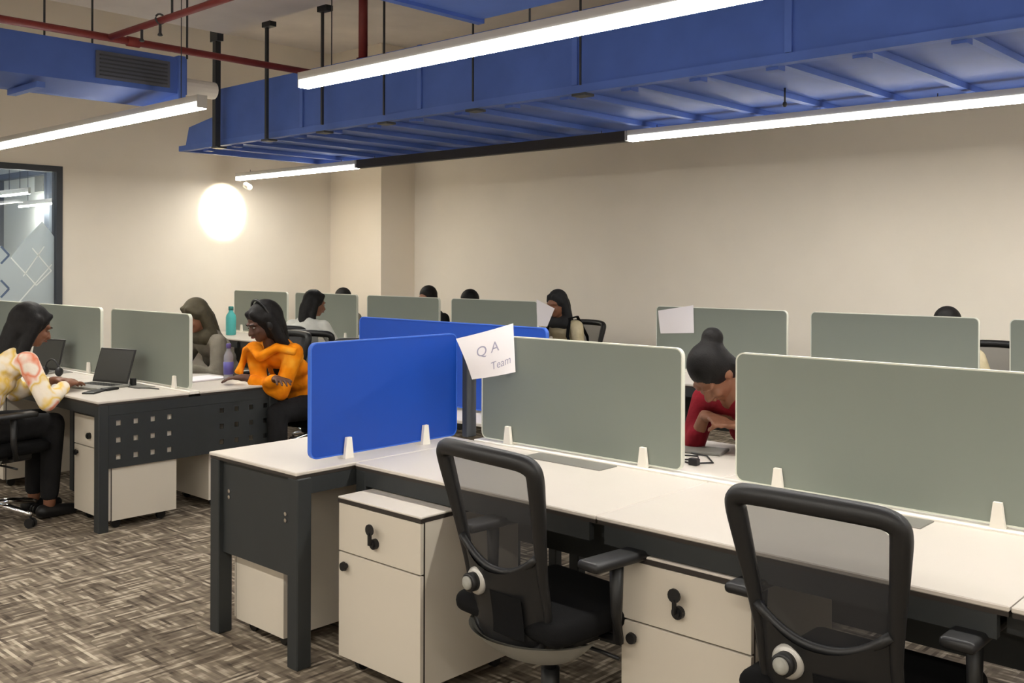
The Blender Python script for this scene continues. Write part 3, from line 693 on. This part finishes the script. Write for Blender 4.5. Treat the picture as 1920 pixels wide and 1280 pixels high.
    if hair in ('long', 'bushy', 'scarf'):
        k = {'long': 1., 'bushy': 1.25, 'scarf': 1.05}[hair]
        hr.ell(P(0, -.05, -.03), (.095*k, .075*k, .12), Hm)
        for s_ in (-1, 1): hr.cap(P(s_*.07*k, -.02, .03), .036*k, P(s_*.085*k, -.03, -.13), .032*k); hr.cap(P(s_*.085*k, -.03, -.13), .032*k, nb+Vector((s_*.09*k, -.03, -.06)), .03*k)
        hr.cap(P(0, -.07, -.05), .07*k, nb+Vector((0, -.1, -.16)), .06*k)
        if hair == 'bushy': hr.ell(P(0, -.05, .02), (.115, .11, .12), Hm)
        for s_ in (-1, 1): hr.cap(P(s_*.03, .055, .085), .022, P(s_*.075, .02, .03), .024)
    if hair == 'scarf':
        hr.cap(nb+Vector((-.07, .05, -.01)), .06, nb+Vector((.07, .05, -.01)), .06)
    if hair == 'bun':
        hr.ell(P(0, -.125, .075), (.048, .045, .045), Hm); hr.ell(P(0, -.05, -.02), (.085, .06, .09), Hm)
    if hair == 'short': hr.ell(P(0, -.045, -.01), (.083, .07, .09), Hm)
    ob('hair' if hair != 'scarf' else 'headscarf', remesh(hr, .011, hairm, 'hair', 2), hairm, t)
    return t, hc, Hm, nb, sp

P1p = person('woman with long black hair in a tie-dye top typing at the laptop', -6.22, 2.1, 0, lean=.26, pitch=22, yaw=-8,
             hands=((-.12, .53, .80), (.14, .5, .80)), shirt=M_tie, hair='bushy', vox=.007)
t, hc, Hm, nb, sp = P1p
ob('undershirt', remesh(MB().ell(sp(0)+Vector((0, -.01, -.01)), (.187, .148, .07)), .014, M_whitec, 'undershirt'), M_whitec, t, label='pale blue-white undershirt hem')
P2p = person('woman in orange with headphones leaning on crossed arms', -5.72, 4.07, 198, lean=.32, pitch=24, yaw=-22, hands=((.08, .50, .795), (-.16, .5, .80)), skin=M_skind, shirt=M_orange, hair='bushy', vox=.007, slump=.0)
t, hc, Hm, nb, sp = P2p
arc = [hc+Hm @ Vector((.106*math.cos(a), -.02, .03+.124*math.sin(a))) for a in [math.radians(-15+210*k/14) for k in range(15)]]
hp = tag(ob('headphones', MB().tube(arc, .009, 8), M_black, None, True), 'black over-ear headphones on the woman in orange', 'headphones')
Mw = Matrix.Translation((-5.72, 4.07, 0)) @ Matrix.Rotation(math.radians(198), 4, 'Z')
hp.matrix_world = Mw
for s_ in (-1, 1): ob('ear_cushion', MB().ell(hc+Hm @ Vector((s_*.108, -.01, -.012)), (.022, .036, .042), Hm), M_black, hp, True)
ob('stole', remesh(MB().tube([nb+Vector((-.2, .02, -.04)), nb+Vector((-.09, .085, -.01)), nb+Vector((0, .13, -.07)), nb+Vector((.09, .085, -.01)), nb+Vector((.2, .02, -.04)), nb+Vector((.23, .08, -.2))], [.05, .055, .06, .055, .05, .05], 10, flat=.6), .012, M_orange, 'stole'), M_orange, t)
person('person in grey with an olive head covering behind the left bench screen', -6.68, 4.1, 178, lean=.2, pitch=25, yaw=5, shirt=M_grey, hair='scarf', hairm=M_hair2, hands=((-.15, .47, .79), (.15, .47, .79)), vox=.01)
person('woman with black hair and white top facing the far screen', -7.55, 5.3, 25, lean=.2, pitch=12, yaw=-38, shirt=M_whitec, hair='long')
person('person in red with hair in a bun bending over the near bench gap', -2.08, 4.04, 170, lean=.34, pitch=60, yaw=-4, hands=((-.10, .40, .88), (.10, .42, .9)), shirt=M_redc, hair='bun', vox=.008, slump=.0, sleeve=.6, face=False)
pb = person('person in a tan top with black backpack straps at the far bench', -5.82, 7.12, 178, lean=.12, pitch=14, shirt=M_tan, hair='scarf', hairm=mat('black_scarf', (30, 30, 32), .85, bump=.3, bscale=90), seat=.5, face=False)
t, hc, Hm, nb, sp = pb
for s_ in (-1, 1):
    st = [sp(.15)+Vector((s_*.13, -.13, 0)), sp(.6)+Vector((s_*.13, -.13, .03)), nb+Vector((s_*.12, -.06, .045)), nb+Vector((s_*.12, .05, .03)), sp(.7)+Vector((s_*.13, .13, 0)), sp(.3)+Vector((s_*.16, .12, 0)), sp(.12)+Vector((s_*.18, .02, 0))]
    ob('strap', MB().tube(st, .02, 8, False, .45), M_fab, t, True)
person('person hidden behind the third far screen, only hair showing above it', -7.64, 7.2, 180, lean=.14, seat=.50, shirt=M_dark, hair='short', face=False)
person('person behind the fourth far screen, top of dark hair just visible', -6.98, 7.15, 180, lean=.14, seat=.475, shirt=M_dark, hair='short', face=False)
person('person behind the second far screen, a sliver of brown hair visible', -9.1, 7.2, 180, lean=.12, seat=.45, shirt=M_grey, hair='short', face=False)
person('person in tan behind the second far screen from the right, hair showing above it', -2.38, 7.1, 178, lean=.12, seat=.45, shirt=M_tan, hair='short', face=False)

# ------------------------------------------------------------------ small things
def laptop(label, x, y, deg, openang=108, w_=.33, d_=.23):
    t = thing('laptop', label, 'laptop', (x, y, ZT), math.radians(deg))
    b = ob('base', MB().bev(-w_/2, w_/2, -d_/2, d_/2, .001, .016, .004, 2), M_gpl, t)
    kb = MB()
    for r in range(5):
        for c in range(12): kb.box(-w_/2+.022+c*.0245, -w_/2+.042+c*.0245, d_/2-.04-r*.02, d_/2-.024-r*.02, .016, .0175)
    kk = ob('keys', kb, M_black, b); kk['kind'] = 'stuff'
    ob('touchpad', MB().box(-.05, .05, -d_/2+.015, -d_/2+.075, .016, .0166), M_flap, b)
    A = Matrix.Translation((0, d_/2, .014)) @ Matrix.Rotation(math.radians(90-openang+90), 4, 'X')
    A = Matrix.Translation((0, d_/2-.004, .016)) @ Matrix.Rotation(math.radians(openang-180), 4, 'X').inverted() if False else Matrix.Translation((0, d_/2-.004, .018)) @ Matrix.Rotation(math.radians(90-openang), 4, 'X')
    lid = ob('lid', MB().bev(-w_/2, w_/2, -.004, .004, 0, .225, .003, 1, A), M_black, t)
    ob('screen', MB().box(-w_/2+.012, w_/2-.012, -.0055, -.004, .014, .212, A), mat('dark_display', (52, 54, 52), .35), lid)
    return t
laptop('open black laptop with dark screen used by the woman in the tie-dye top', -6.2, 2.83, 14)
laptop('dark open laptop farther left, seen past the woman in the tie-dye top', -7.3, 2.86, 14, 105)
def slab(name, label, cat, x, y, deg, sx, sy, h, m, z=ZT):
    o = ob(name, MB().bev(-sx/2, sx/2, -sy/2, sy/2, 0, h, min(h*.4, .006), 2), m, None, False, (x, y, z)); o.rotation_euler = (0, 0, math.radians(deg)); return tag(o, label, cat)
slab('phone', 'black smartphone lying on the corner of the left bench', 'phone', -5.95, 2.71, 40, .08, .16, .01, M_black)
slab('wallet', 'black wallet beside the open laptop', 'wallet', -6.0, 2.83, 20, .06, .1, .016, M_black)
t = thing('charger_plug', 'small black charger standing on the left bench behind the laptop', 'charger', (-6.1, 3.03, ZT))
ob('plug_body', MB().bev(-.02, .02, -.015, .015, 0, .05, .005, 2), M_black, t)
ob('cable', MB().tube([(0, -.015, .01), (.06, -.06, .004), (.15, -.06, .004), (.22, .0, .004), (.3, .02, .004)], .003, 6), M_black, t, True)
hp2 = thing('headset', 'dark headset lying left of the laptop beside the screen', 'headphones', (-7.02, 2.9, ZT), .3)
ob('headband', MB().tube([(.07*math.cos(a), .0, .03+.085*math.sin(a)) for a in [PI*k/12 for k in range(13)]], .007, 8), M_black, hp2, True)
for s_ in (-1, 1): ob('ear_cushion', MB().ell((s_*.07, 0, .033), (.02, .032, .032)), M_black, hp2, True)
def bottle(label, x, y, h, r, m, capm, lab=None):
    t = thing('bottle', label, 'bottle', (x, y, ZT))
    ob('flask', MB().lathe([(r*.85, 0), (r, .008), (r, h*.62), (r*.9, h*.7), (r*.45, h*.82), (r*.42, h*.9)], n=18), m, t, True)
    ob('cap', MB().lathe([(r*.5, h*.88), (r*.5, h), (r*.4, h+.004)], n=16), capm, t, True)
    if lab: ob('band', MB().lathe([(r+.0008, h*.15), (r+.0008, h*.5)], n=18), lab, t, True)
    return t
bottle('clear water bottle with purple contents beside the woman in orange', -5.97, 3.64, .24, .033, see_through('clear_plastic', (190, 190, 200), .55, .2), mat('purple_cap', (96, 84, 150), .5), mat('purple_label', (92, 88, 160), .5))
bottle('teal bottle on the far bench beside the leftmost far screen', -9.63, 5.9, .31, .055, mat('teal_plastic', (80, 178, 176), .35), mat('dark_teal_cap', (50, 120, 116), .4))
# papers
def paper(label, c, text=None, bulge=.02):
    TL, TR, BR, BL = [Vector(p) for p in c]; nrm = (TR-TL).cross(BL-TL).normalized()
    def f(u, v, off=0):
        p = (TL*(1-u)+TR*u)*(1-v)+(BL*(1-u)+BR*u)*v
        return p+nrm*(-bulge*4*u*(1-u)*.6-bulge*(1-u)*math.sin(PI*v))*1+nrm*off
    m = MB().grid(lambda u, v: f(u, v, .0006), 12, 10); n = len(m.v); m2 = MB().grid(lambda u, v: f(u, v, -.0006), 12, 10); m.add(m2.v, [tuple(reversed(q)) for q in m2.f])
    o = tag(ob('paper_sheet', m, M_paper, None, True), label, 'paper')
    if text:
        for s_, u0, v0, su, sv, rot in text:
            cu = bpy.data.curves.new('t', 'FONT'); cu.body = s_; cu.size = 1; cu.shear = .25
            to = bpy.data.objects.new('t', cu); COL.objects.link(to); me = bpy.data.meshes.new_from_object(to.evaluated_get(bpy.context.evaluated_depsgraph_get()))
            bpy.data.objects.remove(to)
            cr, sr = math.cos(rot), math.sin(rot)
            sd = 1 if F.dot(nrm) < 0 else -1
            for v in me.vertices:
                a = v.co.x*cr-v.co.y*sr; b = v.co.x*sr+v.co.y*cr
                v.co = f(u0+a*su, v0-b*sv, .0016*sd)
            me.materials.clear(); me.materials.append(M_ink); ob('handwriting', me, M_ink, o)
    return o
paper('white sheet with handwriting taped over the corner of the nearest blue and grey screens',
      ((-3.008, 2.912, 1.223), (-2.905, 3.155, 1.282), (-2.886, 3.15, 1.074), (-3.008, 3.008, 1.044)),
      [('Q A', .22, .5, .26, .3, .08), ('Team', .45, .85, .2, .24, .12)], .012)
paper('blank white sheet on the top left corner of a far grey screen at the right',
      ((-4.235, 6.2, 1.192), (-3.951, 6.236, 1.24), (-3.945, 6.236, 1.037), (-4.229, 6.225, 1.02)), None, .004)
paper('white sheet hanging off the right end of the fourth far screen', ((-5.476, 6.236, 1.242), (-5.248, 6.2, 1.175), (-5.328, 6.2, 1.023), (-5.463, 6.236, 1.024)), None, .004)
# clutter in the gap between the two near screens
t = thing('charging_cable', 'tangled black cable with a plug in the gap between the near grey screens', 'cable', (-2.2, 3.45, ZT))
ob('cord', MB().tube([(-.12, .12, .004), (-.08, .02, .004), (0, .06, .004), (.04, .0, .004), (-.02, -.06, .004), (.06, -.09, .004), (.12, -.02, .004), (.03, .08, .006), (-.06, .1, .004)], .0035, 6), M_black, t, True)
ob('plug', MB().bev(.06, .1, -.11, -.08, 0, .028, .005, 2), M_black, t)
slab('notebook', 'grey notebook lying before the person in red', 'notebook', -2.25, 3.62, 15, .2, .14, .012, M_flap)
slab('paper_stack', 'pale papers on the back of the left bench in front of the woman in orange', 'papers', -6.1, 3.5, 8, .21, .3, .012, M_paper)
slab('phone', 'dark phone on the far bench held low by the woman in white', 'phone', -7.45, 5.75, 10, .08, .15, .01, M_black)
